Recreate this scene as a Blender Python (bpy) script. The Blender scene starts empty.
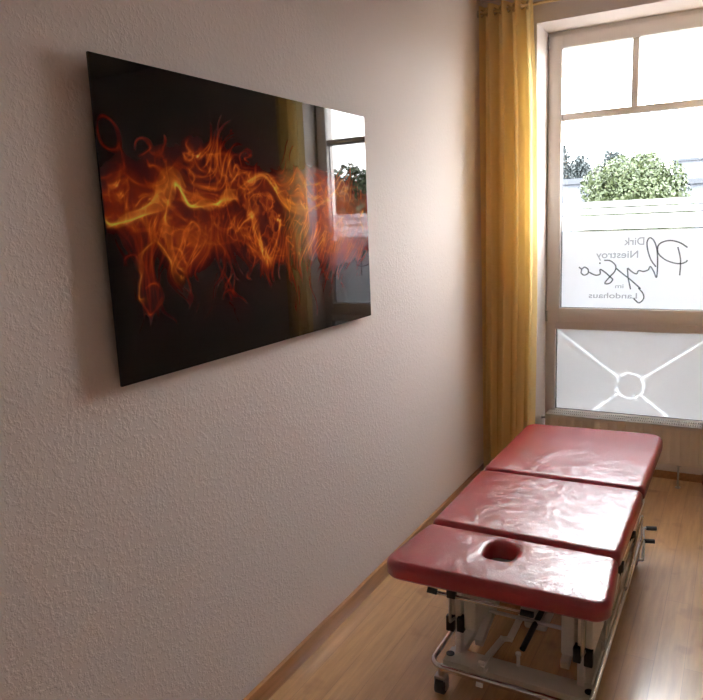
FILM, FILM_LOW, PRINT = .185, .13, 1.45
SKY, SUN, EXPO = 27.0, .8, 0.4
STROKES = [(0.016,1.5,34,[(-0.009,0.526),(0.012,0.506),(0.049,0.514),(0.089,0.536),(0.131,0.573),(0.16,0.624),(0.186,0.647),(0.213,0.618)]),(0.016,1.3,30,[(0.186,0.642),(0.205,0.6),(0.225,0.562),(0.264,0.562),(0.306,0.57),(0.342,0.589),(0.378,0.605)]),(0.016,0.9,20,[(0.378,0.605),(0.429,0.661),(0.48,0.684),(0.518,0.64),(0.558,0.578),(0.637,0.551),(0.739,0.565),(0.824,0.618),(0.945,0.659)]),(0.01,0.9,16,[(0.178,0.633),(0.155,0.548),(0.146,0.489),(0.156,0.429),(0.172,0.358),(0.2,0.328)]),(0.012,0.8,16,[(0.673,0.745),(0.665,0.613),(0.666,0.502),(0.668,0.4),(0.678,0.319)]),(0.018,0.8,18,[(0.446,0.627),(0.43,0.527),(0.444,0.437),(0.48,0.362),(0.499,0.318)]),(0.016,0.8,16,[(0.787,0.451),(0.847,0.509),(0.91,0.57),(0.953,0.494),(0.972,0.417)]),(0.02,0.6,18,[(0.366,0.547),(0.379,0.47),(0.452,0.406),(0.457,0.323),(0.443,0.263)]),(0.014,0.6,14,[(0.278,0.53),(0.292,0.437),(0.302,0.342),(0.32,0.263),(0.361,0.196),(0.405,0.136)]),(0.01,0.5,10,[(0.302,0.342),(0.274,0.27),(0.255,0.199)]),(0.01,0.5,10,[(0.327,0.242),(0.338,0.181),(0.358,0.1)]),(0.014,0.55,14,[(0.567,0.547),(0.55,0.441),(0.559,0.332),(0.594,0.217)]),(0.014,0.55,14,[(0.613,0.547),(0.583,0.439),(0.6,0.328),(0.62,0.247)]),(0.014,0.55,12,[(0.736,0.523),(0.716,0.385),(0.737,0.289),(0.774,0.211)]),(0.012,0.5,10,[(0.87,0.373),(0.807,0.305),(0.817,0.217),(0.843,0.15)]),(0.012,0.5,10,[(0.982,0.416),(0.945,0.315),(0.984,0.232),(0.923,0.188)]),(0.02,0.6,18,[(0.011,0.64),(0.018,0.579),(0.002,0.526),(0.024,0.502),(0.055,0.517)]),(0.02,0.5,16,[(0.066,0.651),(0.037,0.595),(0.038,0.533),(0.072,0.484),(0.125,0.482)]),(0.02,0.5,16,[(0.077,0.549),(0.127,0.515),(0.196,0.479),(0.276,0.493),(0.359,0.452)]),(0.02,0.5,16,[(0.216,0.548),(0.226,0.477),(0.271,0.429),(0.358,0.432),(0.419,0.508)]),(0.018,0.5,14,[(0.377,0.718),(0.432,0.704),(0.514,0.731),(0.598,0.675),(0.695,0.703),(0.796,0.617)]),(0.018,0.5,14,[(0.506,0.609),(0.574,0.653),(0.669,0.679),(0.741,0.615),(0.885,0.668),(0.976,0.622)]),(0.003,0.8,6,[(0.005,0.807),(0.017,0.824),(0.036,0.815),(0.049,0.79),(0.051,0.755),(0.045,0.732),(0.025,0.729),(0.009,0.744),(0.004,0.773),(0.005,0.807)]),(0.003,0.7,6,[(0.085,0.729),(0.09,0.758),(0.106,0.772),(0.122,0.765),(0.126,0.744),(0.111,0.726),(0.093,0.716)]),(0.003,0.6,5,[(0.165,0.792),(0.168,0.771),(0.157,0.742),(0.135,0.726),(0.122,0.733)]),(0.004,0.8,7,[(0.052,0.663),(0.074,0.639),(0.103,0.624),(0.139,0.631),(0.159,0.652),(0.147,0.678),(0.13,0.691),(0.119,0.687),(0.114,0.708)]),(0.004,0.6,6,[(0.19,0.685),(0.21,0.693),(0.234,0.677),(0.243,0.654),(0.232,0.636)]),(0.004,0.6,6,[(0.16,0.666),(0.192,0.702),(0.223,0.727),(0.234,0.746),(0.226,0.768),(0.235,0.792)]),(0.006,0.6,8,[(0.214,0.743),(0.222,0.716),(0.243,0.724),(0.24,0.752),(0.225,0.75)]),(0.006,0.6,8,[(0.05,0.75),(0.055,0.71),(0.056,0.674),(0.03,0.646),(0.016,0.61),(0.017,0.569)]),(0.006,0.8,12,[(0.112,0.443),(0.088,0.423),(0.072,0.386),(0.073,0.342),(0.066,0.304),(0.063,0.266),(0.085,0.259)]),(0.004,0.7,8,[(0.063,0.266),(0.078,0.23),(0.088,0.21),(0.11,0.234),(0.124,0.26),(0.115,0.302),(0.098,0.31),(0.079,0.297)]),(0.004,0.5,6,[(0.032,0.353),(0.037,0.395),(0.048,0.407),(0.065,0.403),(0.067,0.37)]),(0.01,0.8,16,[(0.117,0.454),(0.138,0.418),(0.154,0.377),(0.16,0.335),(0.178,0.312),(0.189,0.32)]),(0.006,0.7,10,[(0.188,0.373),(0.198,0.312),(0.205,0.263),(0.198,0.204)]),(0.006,0.6,10,[(0.147,0.423),(0.181,0.415),(0.193,0.378),(0.201,0.354),(0.201,0.312)]),(0.008,0.7,12,[(0.192,0.431),(0.211,0.489),(0.228,0.506),(0.246,0.475),(0.223,0.441),(0.201,0.425)]),(0.004,0.6,8,[(0.235,0.736),(0.261,0.732),(0.302,0.744),(0.354,0.752),(0.399,0.754),(0.441,0.754)]),(0.004,0.5,8,[(0.244,0.737),(0.254,0.7),(0.275,0.682),(0.312,0.689),(0.329,0.665)]),(0.006,0.6,10,[(0.402,0.712),(0.399,0.749),(0.426,0.771),(0.441,0.754),(0.414,0.74),(0.434,0.726)]),(0.003,0.4,4,[(0.462,0.734),(0.502,0.746),(0.536,0.735),(0.564,0.703),(0.595,0.7)]),(0.008,0.9,14,[(0.44,0.651),(0.464,0.679),(0.498,0.687),(0.531,0.65),(0.551,0.587),(0.585,0.54)]),(0.008,0.7,12,[(0.339,0.594),(0.362,0.647),(0.389,0.68),(0.421,0.687),(0.44,0.651)]),(0.01,0.7,14,[(0.407,0.633),(0.409,0.584),(0.422,0.541),(0.431,0.508)]),(0.003,0.4,4,[(0.349,0.82),(0.375,0.839),(0.369,0.826)]),(0.003,0.3,4,[(0.427,0.779),(0.472,0.811),(0.517,0.812),(0.526,0.774)]),(0.006,0.8,10,[(0.433,0.535),(0.445,0.479),(0.459,0.422),(0.461,0.371),(0.476,0.329)]),(0.004,0.6,8,[(0.433,0.368),(0.419,0.324),(0.395,0.294),(0.41,0.275)]),(0.004,0.6,8,[(0.295,0.444),(0.321,0.4),(0.318,0.358),(0.311,0.322),(0.284,0.273)]),(0.004,0.6,8,[(0.311,0.327),(0.328,0.282),(0.34,0.242),(0.374,0.208),(0.409,0.162)]),(0.003,0.5,6,[(0.294,0.186),(0.31,0.237),(0.331,0.249),(0.354,0.223)]),(0.004,0.5,8,[(0.291,0.516),(0.303,0.485),(0.331,0.473),(0.356,0.488),(0.369,0.525)]),(0.008,0.8,12,[(0.534,0.65),(0.56,0.593),(0.589,0.552),(0.648,0.548),(0.711,0.561),(0.764,0.59),(0.82,0.637),(0.855,0.685),(0.877,0.639)]),(0.006,0.6,10,[(0.855,0.685),(0.877,0.633),(0.908,0.586),(0.928,0.655),(0.939,0.69)]),(0.006,0.6,8,[(0.607,0.742),(0.65,0.698),(0.66,0.644),(0.637,0.594),(0.648,0.545)]),(0.006,0.5,8,[(0.725,0.684),(0.744,0.635),(0.771,0.584),(0.792,0.545)]),(0.008,0.7,12,[(0.701,0.373),(0.719,0.307),(0.738,0.252),(0.763,0.215)]),(0.006,0.6,8,[(0.56,0.385),(0.569,0.324),(0.566,0.264),(0.57,0.22)]),(0.006,0.6,8,[(0.576,0.323),(0.585,0.261),(0.6,0.184)]),(0.005,0.5,8,[(0.952,0.416),(0.985,0.335),(0.937,0.282),(0.917,0.248),(0.94,0.173)]),(0.005,0.5,8,[(0.836,0.321),(0.809,0.262),(0.814,0.214),(0.845,0.174)])]
UP = [(-0.012, 0.639), (0.038, 0.688), (0.086, 0.668), (0.157, 0.74), (0.233, 0.783), (0.312, 0.776), (0.398, 0.768), (0.463, 0.736), (0.579, 0.737), (0.674, 0.778), (0.776, 0.755), (0.916, 0.694), (0.984, 0.66)]
LO = [(-0.006, 0.496), (0.043, 0.438), (0.107, 0.433), (0.165, 0.359), (0.218, 0.352), (0.301, 0.38), (0.39, 0.351), (0.485, 0.277), (0.598, 0.284), (0.696, 0.27), (0.806, 0.28), (0.966, 0.287)]
SCRIPT = [[(-0.3022, 1.3545), (-0.2877, 1.2946), (-0.2852, 1.248), (-0.2869, 1.1978)], [(-0.2538, 1.3502), (-0.294, 1.3774), (-0.3431, 1.3899), (-0.3858, 1.3796), (-0.4036, 1.3566), (-0.3992, 1.3196), (-0.3638, 1.2855), (-0.3201, 1.2669), (-0.2834, 1.2626), (-0.2596, 1.271), (-0.251, 1.2822)], [(-0.4091, 1.2454), (-0.4355, 1.2829), (-0.4543, 1.3373), (-0.4597, 1.3847), (-0.446, 1.4078), (-0.4247, 1.3905), (-0.4081, 1.3432), (-0.402, 1.2758), (-0.4039, 1.1877), (-0.4208, 1.2217), (-0.4387, 1.2477), (-0.4495, 1.2286), (-0.4746, 1.2205), (-0.499, 1.2247), (-0.5094, 1.2069), (-0.5323, 1.2166), (-0.5576, 1.2395)], [(-0.5589, 1.2395), (-0.5541, 1.1876), (-0.5391, 1.1181)], [(-0.6874, 1.2853), (-0.6528, 1.2817), (-0.6241, 1.2552), (-0.6263, 1.2225), (-0.6567, 1.1863), (-0.6799, 1.153), (-0.6558, 1.1512), (-0.6375, 1.1731), (-0.6505, 1.1883), (-0.6762, 1.2127), (-0.707, 1.2327), (-0.7077, 1.2062), (-0.7331, 1.1995), (-0.7687, 1.2163)], [(-0.6205, 1.2388), (-0.5762, 1.2014), (-0.5448, 1.1766), (-0.4885, 1.1247), (-0.4959, 1.1254), (-0.4739, 1.098), (-0.4667, 1.0738), (-0.4757, 1.0528), (-0.4947, 1.042), (-0.5213, 1.066)], [(-0.8277, 1.2467), (-0.8112, 1.2365), (-0.7952, 1.2465), (-0.7755, 1.233), (-0.7763, 1.2096), (-0.7975, 1.1996), (-0.814, 1.213), (-0.8111, 1.2332)], [(-0.7142, 1.2685), (-0.7053, 1.2684)]]
import bpy, bmesh, math, random
import numpy as np
from mathutils import Vector, Matrix
random.seed(7); rng = np.random.default_rng(11)
SC = bpy.context.scene
COL = SC.collection
PI = math.pi

# ------------------------------------------------------------------ materials
def mat(name, col=(.8, .8, .8), rough=.5, metal=0., spec=.5, coat=0.):
    m = bpy.data.materials.new(name); m.use_nodes = True
    b = m.node_tree.nodes['Principled BSDF']
    b.inputs['Base Color'].default_value = (*col, 1)
    b.inputs['Roughness'].default_value = rough
    b.inputs['Metallic'].default_value = metal
    b.inputs['Specular IOR Level'].default_value = spec
    b.inputs['Coat Weight'].default_value = coat
    return m
def N(m, kind, **kw):
    n = m.node_tree.nodes.new(kind)
    for k, v in kw.items():
        if k in n.inputs: n.inputs[k].default_value = v
        else: setattr(n, k, v)
    return n
def L(m, a, b): m.node_tree.links.new(a, b)
def bsdf(m): return m.node_tree.nodes['Principled BSDF']
def coords(m, scale=(1, 1, 1)):
    t = N(m, 'ShaderNodeTexCoord'); mp = N(m, 'ShaderNodeMapping')
    mp.inputs['Scale'].default_value = scale
    L(m, t.outputs['Object'], mp.inputs['Vector']); return mp.outputs['Vector']
def ramp(m, src, stops):
    r = N(m, 'ShaderNodeValToRGB'); e = r.color_ramp.elements
    while len(e) < len(stops): e.new(.5)
    for k, (p, c) in enumerate(stops): e[k].position = p; e[k].color = (*c, 1)
    L(m, src, r.inputs['Fac']); return r.outputs['Color']
def bump(m, src, strength, dist, nrm=None):
    b = N(m, 'ShaderNodeBump'); b.inputs['Strength'].default_value = strength
    b.inputs['Distance'].default_value = dist
    L(m, src, b.inputs['Height'])
    if nrm: L(m, nrm, b.inputs['Normal'])
    return b.outputs['Normal']
def noise(m, vec, scale, detail=2, rough=.5):
    n = N(m, 'ShaderNodeTexNoise'); n.inputs['Scale'].default_value = scale
    n.inputs['Detail'].default_value = detail; n.inputs['Roughness'].default_value = rough
    L(m, vec, n.inputs['Vector']); return n.outputs['Fac']

# woodchip wallpaper painted off-white
def wallpaper():
    m = mat('woodchip_wallpaper', (.80, .71, .665), .85, spec=.25)
    v = coords(m)
    n1 = noise(m, v, 75, 3, .6)
    r1 = ramp(m, n1, [(.47, (0, 0, 0)), (.62, (1, 1, 1))])
    n2 = noise(m, v, 260, 2)
    nn = bump(m, r1, .32, .0018)
    nn = bump(m, n2, .3, .0006, nn)
    L(m, nn, bsdf(m).inputs['Normal'])
    return m
M_wall = wallpaper()
M_paint = mat('white_wall_paint', (.81, .735, .69), .8, spec=.25)
M_ceil = mat('ceiling_paint', (.82, .76, .72), .9, spec=.2)

def floor_mat():
    m = mat('beech_laminate', (.5, .3, .15), .4, spec=.5, coat=.8)
    bsdf(m).inputs['Coat Roughness'].default_value = .17; bsdf(m).inputs['Coat IOR'].default_value = 1.85
    v = coords(m)
    br = N(m, 'ShaderNodeTexBrick'); br.offset = .37; br.offset_frequency = 2
    mp = N(m, 'ShaderNodeMapping'); mp.inputs['Rotation'].default_value = (0, 0, PI / 2)
    L(m, v, mp.inputs['Vector']); L(m, mp.outputs['Vector'], br.inputs['Vector'])
    br.inputs['Scale'].default_value = 1; br.inputs['Brick Width'].default_value = 1.2
    br.inputs['Row Height'].default_value = .095; br.inputs['Mortar Size'].default_value = .0008
    br.inputs['Color1'].default_value = (.56, .31, .125, 1); br.inputs['Color2'].default_value = (.64, .365, .155, 1)
    br.inputs['Mortar'].default_value = (.42, .23, .10, 1)
    mp2 = N(m, 'ShaderNodeMapping'); mp2.inputs['Scale'].default_value = (14, 1.1, 1)
    L(m, v, mp2.inputs['Vector'])
    g = noise(m, mp2.outputs['Vector'], 3.2, 5, .6)
    gc = ramp(m, g, [(.3, (.72, .68, .62)), (.7, (1.12, 1.1, 1.08))])
    mx = N(m, 'ShaderNodeMix', data_type='RGBA', blend_type='MULTIPLY'); mx.inputs[0].default_value = .75
    L(m, br.outputs['Color'], mx.inputs[6]); L(m, gc, mx.inputs[7])
    k = noise(m, v, 7, 2)
    kc = ramp(m, k, [(.27, (.6, .52, .45)), (.36, (1, 1, 1))])
    mx2 = N(m, 'ShaderNodeMix', data_type='RGBA', blend_type='MULTIPLY'); mx2.inputs[0].default_value = .5
    L(m, mx.outputs[2], mx2.inputs[6]); L(m, kc, mx2.inputs[7])
    L(m, mx2.outputs[2], bsdf(m).inputs['Base Color'])
    f = noise(m, v, 300, 2)
    L(m, bump(m, f, .12, .0006), bsdf(m).inputs['Normal'])
    return m
M_floor = floor_mat()

def wood_mat():
    m = mat('beech_skirting', (.42, .19, .07), .45)
    v = coords(m, (20, 1.2, 20)); g = noise(m, v, 3, 4)
    L(m, ramp(m, g, [(.3, (.34, .15, .05)), (.7, (.47, .22, .085))]), bsdf(m).inputs['Base Color'])
    return m
M_skirt = wood_mat()
M_frame = mat('window_plastic', (.80, .74, .70), .35)
M_gasket = mat('window_gasket', (.05, .05, .055), .6)
M_rad = mat('radiator_enamel', (.78, .70, .60), .4)
M_rad_lit = mat('radiator_enamel_lit', (.88, .87, .84), .4)  # paler than the panel enamel: light from the glass is put into the colour
M_chrome = mat('chrome', (.75, .74, .72), .16, 1)
M_steel = mat('brushed_steel', (.5, .49, .47), .35, 1)
M_brass = mat('brass', (.62, .45, .22), .3, 1)
M_bed = mat('cream_white_lacquer', (.74, .70, .63), .4)
M_black = mat('black_plastic', (.012, .012, .013), .45)
M_rubber = mat('grey_rubber', (.06, .055, .05), .7)

def vinyl():
    m = mat('red_vinyl', (.32, .012, .024), .3, spec=.55, coat=.7)
    bsdf(m).inputs['Coat Roughness'].default_value = .17; bsdf(m).inputs['Coat IOR'].default_value = 1.7
    v = coords(m)
    n0 = N(m, 'ShaderNodeTexNoise'); n0.inputs['Scale'].default_value = 9; n0.inputs['Detail'].default_value = 2
    L(m, v, n0.inputs['Vector'])
    add = N(m, 'ShaderNodeMix', data_type='RGBA', blend_type='ADD'); add.inputs[0].default_value = .35
    L(m, v, add.inputs[6]); L(m, n0.outputs['Color'], add.inputs[7])
    mp = N(m, 'ShaderNodeMapping'); mp.inputs['Scale'].default_value = (1, 2.3, 1)
    L(m, add.outputs[2], mp.inputs['Vector'])
    a = noise(m, mp.outputs['Vector'], 66, 3, .55)
    ridge = ramp(m, a, [(.40, (0, 0, 0)), (.5, (1, 1, 1)), (.6, (0, 0, 0))])
    g = noise(m, v, 420, 2)
    nn = bump(m, ridge, .27, .0011); nn = bump(m, g, .10, .0003, nn); L(m, nn, bsdf(m).inputs['Coat Normal'])
    L(m, nn, bsdf(m).inputs['Normal'])
    c = noise(m, v, 6, 2)
    L(m, ramp(m, c, [(.3, (.30, .010, .020)), (.7, (.37, .014, .028))]), bsdf(m).inputs['Base Color'])
    return m
M_vinyl = vinyl()

def mixed(name, parts):
    """mix of simple shaders: parts = [(kind, colour, weight, roughness)]"""
    m = bpy.data.materials.new(name); m.use_nodes = True; t = m.node_tree
    t.nodes.remove(t.nodes['Principled BSDF']); out = t.nodes['Material Output']
    prev, tot = None, 0
    for kind, col, w, r in parts:
        n = t.nodes.new(kind); n.inputs['Color'].default_value = (*col, 1)
        if 'Roughness' in n.inputs: n.inputs['Roughness'].default_value = r
        if prev is None: prev = n.outputs[0]; tot = w
        else:
            mx = t.nodes.new('ShaderNodeMixShader'); tot += w; mx.inputs[0].default_value = w / tot
            t.links.new(prev, mx.inputs[1]); t.links.new(n.outputs[0], mx.inputs[2]); prev = mx.outputs[0]
    t.links.new(prev, out.inputs['Surface']); return m
TR, DI, TP, GL = 'ShaderNodeBsdfTranslucent', 'ShaderNodeBsdfDiffuse', 'ShaderNodeBsdfTransparent', 'ShaderNodeBsdfGlossy'
M_film = mixed('frosted_film', [(TR, (.96, .98, 1.0), FILM, 0), (DI, (.85, .87, .9), 1 - FILM, 0)])
M_band = mixed('white_film_band', [(TR, (1, 1, 1), .5, 0), (DI, (.9, .9, .9), .5, 0)])
M_letter = mixed('letter_film', [(TP, (.48, .49, .50), .97, 0), (DI, (.5, .53, .56), .03, 0)])
def ring_film():
    # grey frosted film with a paler ring and four rays in its own pattern
    m = bpy.data.materials.new('frosted_film_with_ring'); m.use_nodes = True; t = m.node_tree
    t.nodes.remove(t.nodes['Principled BSDF']); out = t.nodes['Material Output']
    tc = t.nodes.new('ShaderNodeTexCoord'); sx = t.nodes.new('ShaderNodeSeparateXYZ'); t.links.new(tc.outputs['Object'], sx.inputs[0])
    def M2(op, a, b=None, c=None):
        n = t.nodes.new('ShaderNodeMath'); n.operation = op
        for i, v in enumerate((a, b, c)):
            if v is None: continue
            if isinstance(v, (int, float)): n.inputs[i].default_value = v
            else: t.links.new(v, n.inputs[i])
        return n.outputs[0]
    x = M2('SUBTRACT', sx.outputs['X'], RING[0] + .5); z = M2('SUBTRACT', sx.outputs['Z'], RING[1] - .33)   # window_1 stands at (-.5, 4.2, .33)
    ax = M2('ABSOLUTE', x); rad = M2('SQRT', M2('ADD', M2('MULTIPLY', x, x), M2('MULTIPLY', z, z)))
    ringm = M2('LESS_THAN', M2('ABSOLUTE', M2('SUBTRACT', rad, .076)), .0068)
    def ray(dx, dz, sign):
        l = math.hypot(dx, dz); d = M2('ABSOLUTE', M2('SUBTRACT', M2('MULTIPLY', ax, dz / l), M2('MULTIPLY', z, dx / l)))
        return M2('MULTIPLY', M2('MULTIPLY', M2('LESS_THAN', d, .0065), M2('GREATER_THAN', rad, .076)), M2('GREATER_THAN', M2('MULTIPLY', z, sign), 0))
    msk = M2('MAXIMUM', M2('MAXIMUM', ringm, ray(.436, .324, 1)), ray(.21, -.172, -1))
    tr = t.nodes.new(TR); tr.inputs['Color'].default_value = (.96, .97, .98, 1); di = t.nodes.new(DI); di.inputs['Color'].default_value = (.85, .86, .88, 1)
    mx = t.nodes.new('ShaderNodeMixShader'); t.links.new(M2('ADD', FILM_LOW, M2('MULTIPLY', msk, FILM_LOW * .85)), mx.inputs[0])
    t.links.new(di.outputs[0], mx.inputs[1]); t.links.new(tr.outputs[0], mx.inputs[2]); t.links.new(mx.outputs[0], out.inputs['Surface']); return m
RING = (-.527, .549)
M_curt = mixed('yellow_voile', [(TR, (.97, .76, .36), .50, 0), (DI, (.92, .75, .40), .42, 0), (TP, (1, .85, .5), .08, 0)])

def glass_mat():
    m = bpy.data.materials.new('pane_glass'); m.use_nodes = True; t = m.node_tree
    t.nodes.remove(t.nodes['Principled BSDF']); out = t.nodes['Material Output']
    a = t.nodes.new(TP); a.inputs['Color'].default_value = (.93, .95, .95, 1)
    g = t.nodes.new(GL); g.inputs['Roughness'].default_value = 0
    f = t.nodes.new('ShaderNodeFresnel'); f.inputs['IOR'].default_value = 1.45
    mx = t.nodes.new('ShaderNodeMixShader')
    t.links.new(f.outputs[0], mx.inputs[0]); t.links.new(a.outputs[0], mx.inputs[1]); t.links.new(g.outputs[0], mx.inputs[2])
    t.links.new(mx.outputs[0], out.inputs['Surface']); return m
M_glass = glass_mat()

# ------------------------------------------------------------------ helpers
class MB:
    def __init__(s): s.bm = bmesh.new()
    def box(s, a, b, bev=0, seg=2, rot=None):
        a, b = Vector(a), Vector(b); c = (a + b) / 2; d = b - a
        t = bmesh.new(); bmesh.ops.create_cube(t, size=1)
        bmesh.ops.scale(t, vec=(abs(d.x), abs(d.y), abs(d.z)), verts=t.verts)
        if bev: bmesh.ops.bevel(t, geom=t.edges[:], offset=bev, segments=seg, affect='EDGES', profile=.5)
        M = Matrix.Translation(c)
        if rot is not None: M = M @ rot
        bmesh.ops.transform(t, matrix=M, verts=t.verts); s.join(t); return s
    def join(s, t):
        me = bpy.data.meshes.new('t'); t.to_mesh(me); t.free(); s.bm.from_mesh(me); bpy.data.meshes.remove(me)
    def tube(s, pts, r, n=12, closed=False, radii=None, cap=True):
        pts = [Vector(p) for p in pts]; K = len(pts); rings = []; up = None
        for i, p in enumerate(pts):
            if closed: d = pts[(i + 1) % K] - pts[i - 1]
            else: d = pts[min(i + 1, K - 1)] - pts[max(i - 1, 0)]
            d.normalize()
            if up is None: up = d.orthogonal().normalized()
            up = (up - d * up.dot(d)).normalized(); w = d.cross(up)
            rr = radii[i] if radii else r
            rings.append([s.bm.verts.new(p + (up * math.cos(2 * PI * k / n) + w * math.sin(2 * PI * k / n)) * rr) for k in range(n)])
        for i in range(K if closed else K - 1):
            A, B = rings[i], rings[(i + 1) % K]
            for k in range(n): s.bm.faces.new((A[k], A[(k + 1) % n], B[(k + 1) % n], B[k]))
        if not closed and cap: s.bm.faces.new(rings[0][::-1]); s.bm.faces.new(rings[-1])
        return s
    def build(s, name, m, parent=None, smooth=True):
        bmesh.ops.recalc_face_normals(s.bm, faces=s.bm.faces[:])
        me = bpy.data.meshes.new(name); s.bm.to_mesh(me); s.bm.free()
        me.materials.append(m)
        o = bpy.data.objects.new(name, me); COL.objects.link(o)
        if parent is not None: fix(o, parent)
        if smooth:
            me.shade_smooth(); me.set_sharp_from_angle(angle=math.radians(38))
        return o
def origin_to(o, p):
    p = Vector(p); o.data.transform(Matrix.Translation(-p)); o.location = p
def fix(o, parent):
    o.parent = parent
    w = Vector((0, 0, 0)); q = parent
    while q is not None: w += q.location; q = q.parent
    if o.type == 'MESH': o.data.transform(Matrix.Translation(-w))
    else: o.location = Vector(o.location) - w
def tag(o, label=None, cat=None, group=None, kind=None):
    for k, v in (('label', label), ('category', cat), ('group', group), ('kind', kind)):
        if v: o[k] = v
    return o
def thing(name, loc, label=None, cat=None, group=None, kind=None):
    o = bpy.data.objects.new(name, None); COL.objects.link(o); o.location = loc; o.empty_display_size = .05
    return tag(o, label, cat, group, kind)
def arc(cx, cy, r, a0, a1, n=8):
    return [(cx + r * math.cos(a0 + (a1 - a0) * k / n), cy + r * math.sin(a0 + (a1 - a0) * k / n)) for k in range(n + 1)]
def catmull(P, n=10):
    P = [np.array(p, float) for p in P]; P = [2 * P[0] - P[1]] + P + [2 * P[-1] - P[-2]]; out = []
    for i in range(1, len(P) - 2):
        for k in range(n):
            t = k / n; a, b, c, d = P[i - 1:i + 3]
            out.append(.5 * ((2 * b) + (-a + c) * t + (2 * a - 5 * b + 4 * c - d) * t * t + (-a + 3 * b - 3 * c + d) * t ** 3))
    out.append(P[-2]); return np.array(out)
# ------------------------------------------------------------------ camera (at the room's origin, 1.55 m up)
cam = bpy.data.cameras.new('camera'); cam.sensor_width = 36; cam.lens = 36 * 691 / 703; cam.clip_start = .05; cam.clip_end = 4000
co = bpy.data.objects.new('camera', cam); COL.objects.link(co)
CX = Vector((0.87341409, -0.05169945, 0.48422618)); CY = Vector((0.48525372, 0.17600518, -0.85647592)); CZ = Vector((-0.04094698, 0.98303069, 0.17881276))
Rm = Matrix((CX, CY, CZ))
co.matrix_world = Matrix.Translation((0, 0, 1.55)) @ Rm.to_4x4()
SC.camera = co

# ------------------------------------------------------------------ room shell
XL, XR, YB, YF, ZC = -1.315, 1.9, -1.1, 3.95, 2.72
NX0, NX1, NZ, NY = -1.012, .012, 2.565, 4.27       # window niche
def struct(o): return tag(o, kind='structure')
m = MB().box((XL - .2, YB - .2, -.2), (XR + .2, NY + .15, 0)); struct(m.build('floor', M_floor, smooth=False))
m = MB().box((XL - .2, YB - .2, ZC), (XR + .2, NY + .15, ZC + .2)); struct(m.build('ceiling', M_ceil, smooth=False))
m = MB().box((XL - .2, YB - .2, 0), (XL, YF, ZC)); struct(m.build('wall_left', M_wall, smooth=False))
m = MB().box((XR, YB - .2, 0), (XR + .2, YF, ZC)); struct(m.build('wall_right', M_wall, smooth=False))
m = MB().box((XL, YB - .2, 0), (XR, YB, ZC)); struct(m.build('wall_back', M_wall, smooth=False))
m = MB()
m.box((XL - .2, YF, 0), (NX0, NY + .15, ZC)); m.box((NX1, YF, 0), (XR + .2, NY + .15, ZC))
m.box((NX0, YF, NZ), (NX1, NY + .15, ZC)); m.box((NX0, NY, 0), (NX1, NY + .15, .33))
struct(m.build('wall_front', M_paint, smooth=False))
def skirting(name, a, b, axis):
    m = MB(); m.box(a, b, .004, 2); return struct(m.build(name, M_skirt))
skirting('baseboard_left', (XL, YB, 0), (XL + .017, YF, .074), 1)
m = MB(); m.box((NX0, NY - .015, 0), (NX1, NY, .045), .003); struct(m.build('baseboard_front', M_skirt))

# ------------------------------------------------------------------ window
W = thing('window_1', (-.5, 4.2, .33), kind='structure')
FY = 4.205
m = MB()
m.box((NX0, FY, .33), (-.955, FY + .06, NZ), .003); m.box((-.045, FY, .33), (NX1, FY + .06, NZ), .003)
m.box((-.957, FY, 2.50), (-.043, FY + .06, NZ), .003); m.box((-.957, FY, .878), (-.043, FY + .06, .95), .003)
m.box((-.957, FY, .33), (-.043, FY + .06, .375), .003)
m.build('window_frame', M_frame, W)
SX0, SX1, GX0, GX1 = -.999, .0, -.93, -.07
SZ0, SZ1, GZ0, GZ1 = .925, 2.538, 1.006, 2.472
m = MB(); SY = 4.188
m.box((SX0, SY, SZ0), (GX0, SY + .05, SZ1), .004); m.box((GX1, SY, SZ0), (SX1, SY + .05, SZ1), .004)
m.box((GX0 - .002, SY + .0006, GZ1), (GX1 + .002, SY + .05, SZ1 - .0004), .004); m.box((GX0 - .002, SY + .0006, SZ0 + .0004), (GX1 + .002, SY + .05, GZ0), .004)
sash = m.build('sash', M_frame, W)
m = MB()
m.box((GX0, SY + .012, 2.083), (GX1, SY + .048, 2.121), .003); m.box((-.564, SY + .0125, 2.12), (-.528, SY + .0475, GZ1), .003)
m.build('glazing_bar', M_frame, W)
m = MB(); g = .004                                             # dark gaskets round each pane
def gask(x0, x1, z0, z1, y):
    m.box((x0, y, z0), (x0 + g, y + .006, z1)); m.box((x1 - g, y, z0), (x1, y + .006, z1))
    m.box((x0, y, z0), (x1, y + .006, z0 + g * .6)); m.box((x0, y, z1 - g * .6), (x1, y + .006, z1))
gask(GX0, GX1, GZ0, 2.083, SY + .036); gask(-.955, -.045, .375, .878, FY + .03)
m.build('gasket', M_gasket, W, smooth=False)
GY = 4.232
for (a, b, c, d) in ((GX0, GX1, GZ0, 2.083), (GX0, -.564, 2.121, GZ1), (-.528, GX1, 2.121, GZ1)):
    m = MB(); vs = [m.bm.verts.new(p) for p in ((a, GY, c), (b, GY, c), (b, GY, d), (a, GY, d))]; m.bm.faces.new(vs)
    m.build('pane', M_glass, W, smooth=False)
m = MB(); vs = [m.bm.verts.new(p) for p in ((-.955, FY + .038, .375), (-.045, FY + .038, .375), (-.045, FY + .038, .878), (-.955, FY + .038, .878))]; m.bm.faces.new(vs)
m.build('pane', M_glass, W, smooth=False)
fy = GY - .0022
def sheet(m, x0, x1, z0, z1, y, t=.0008): m.box((x0, y, z0), (x1, y + t, z1))
for z0, z1 in ((1.588, 1.620), (1.548, 1.5805), (1.461, 1.5395)):
    m = MB(); sheet(m, GX0 + .002, GX1 - .002, z0, z1, fy); m.build('film_band', M_band, W, smooth=False)
m = MB(); sheet(m, GX0 + .002, GX1 - .002, GZ0 + .002, 1.4525, fy)
film = m.build('frosted_film', M_film, W, smooth=False)
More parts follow.
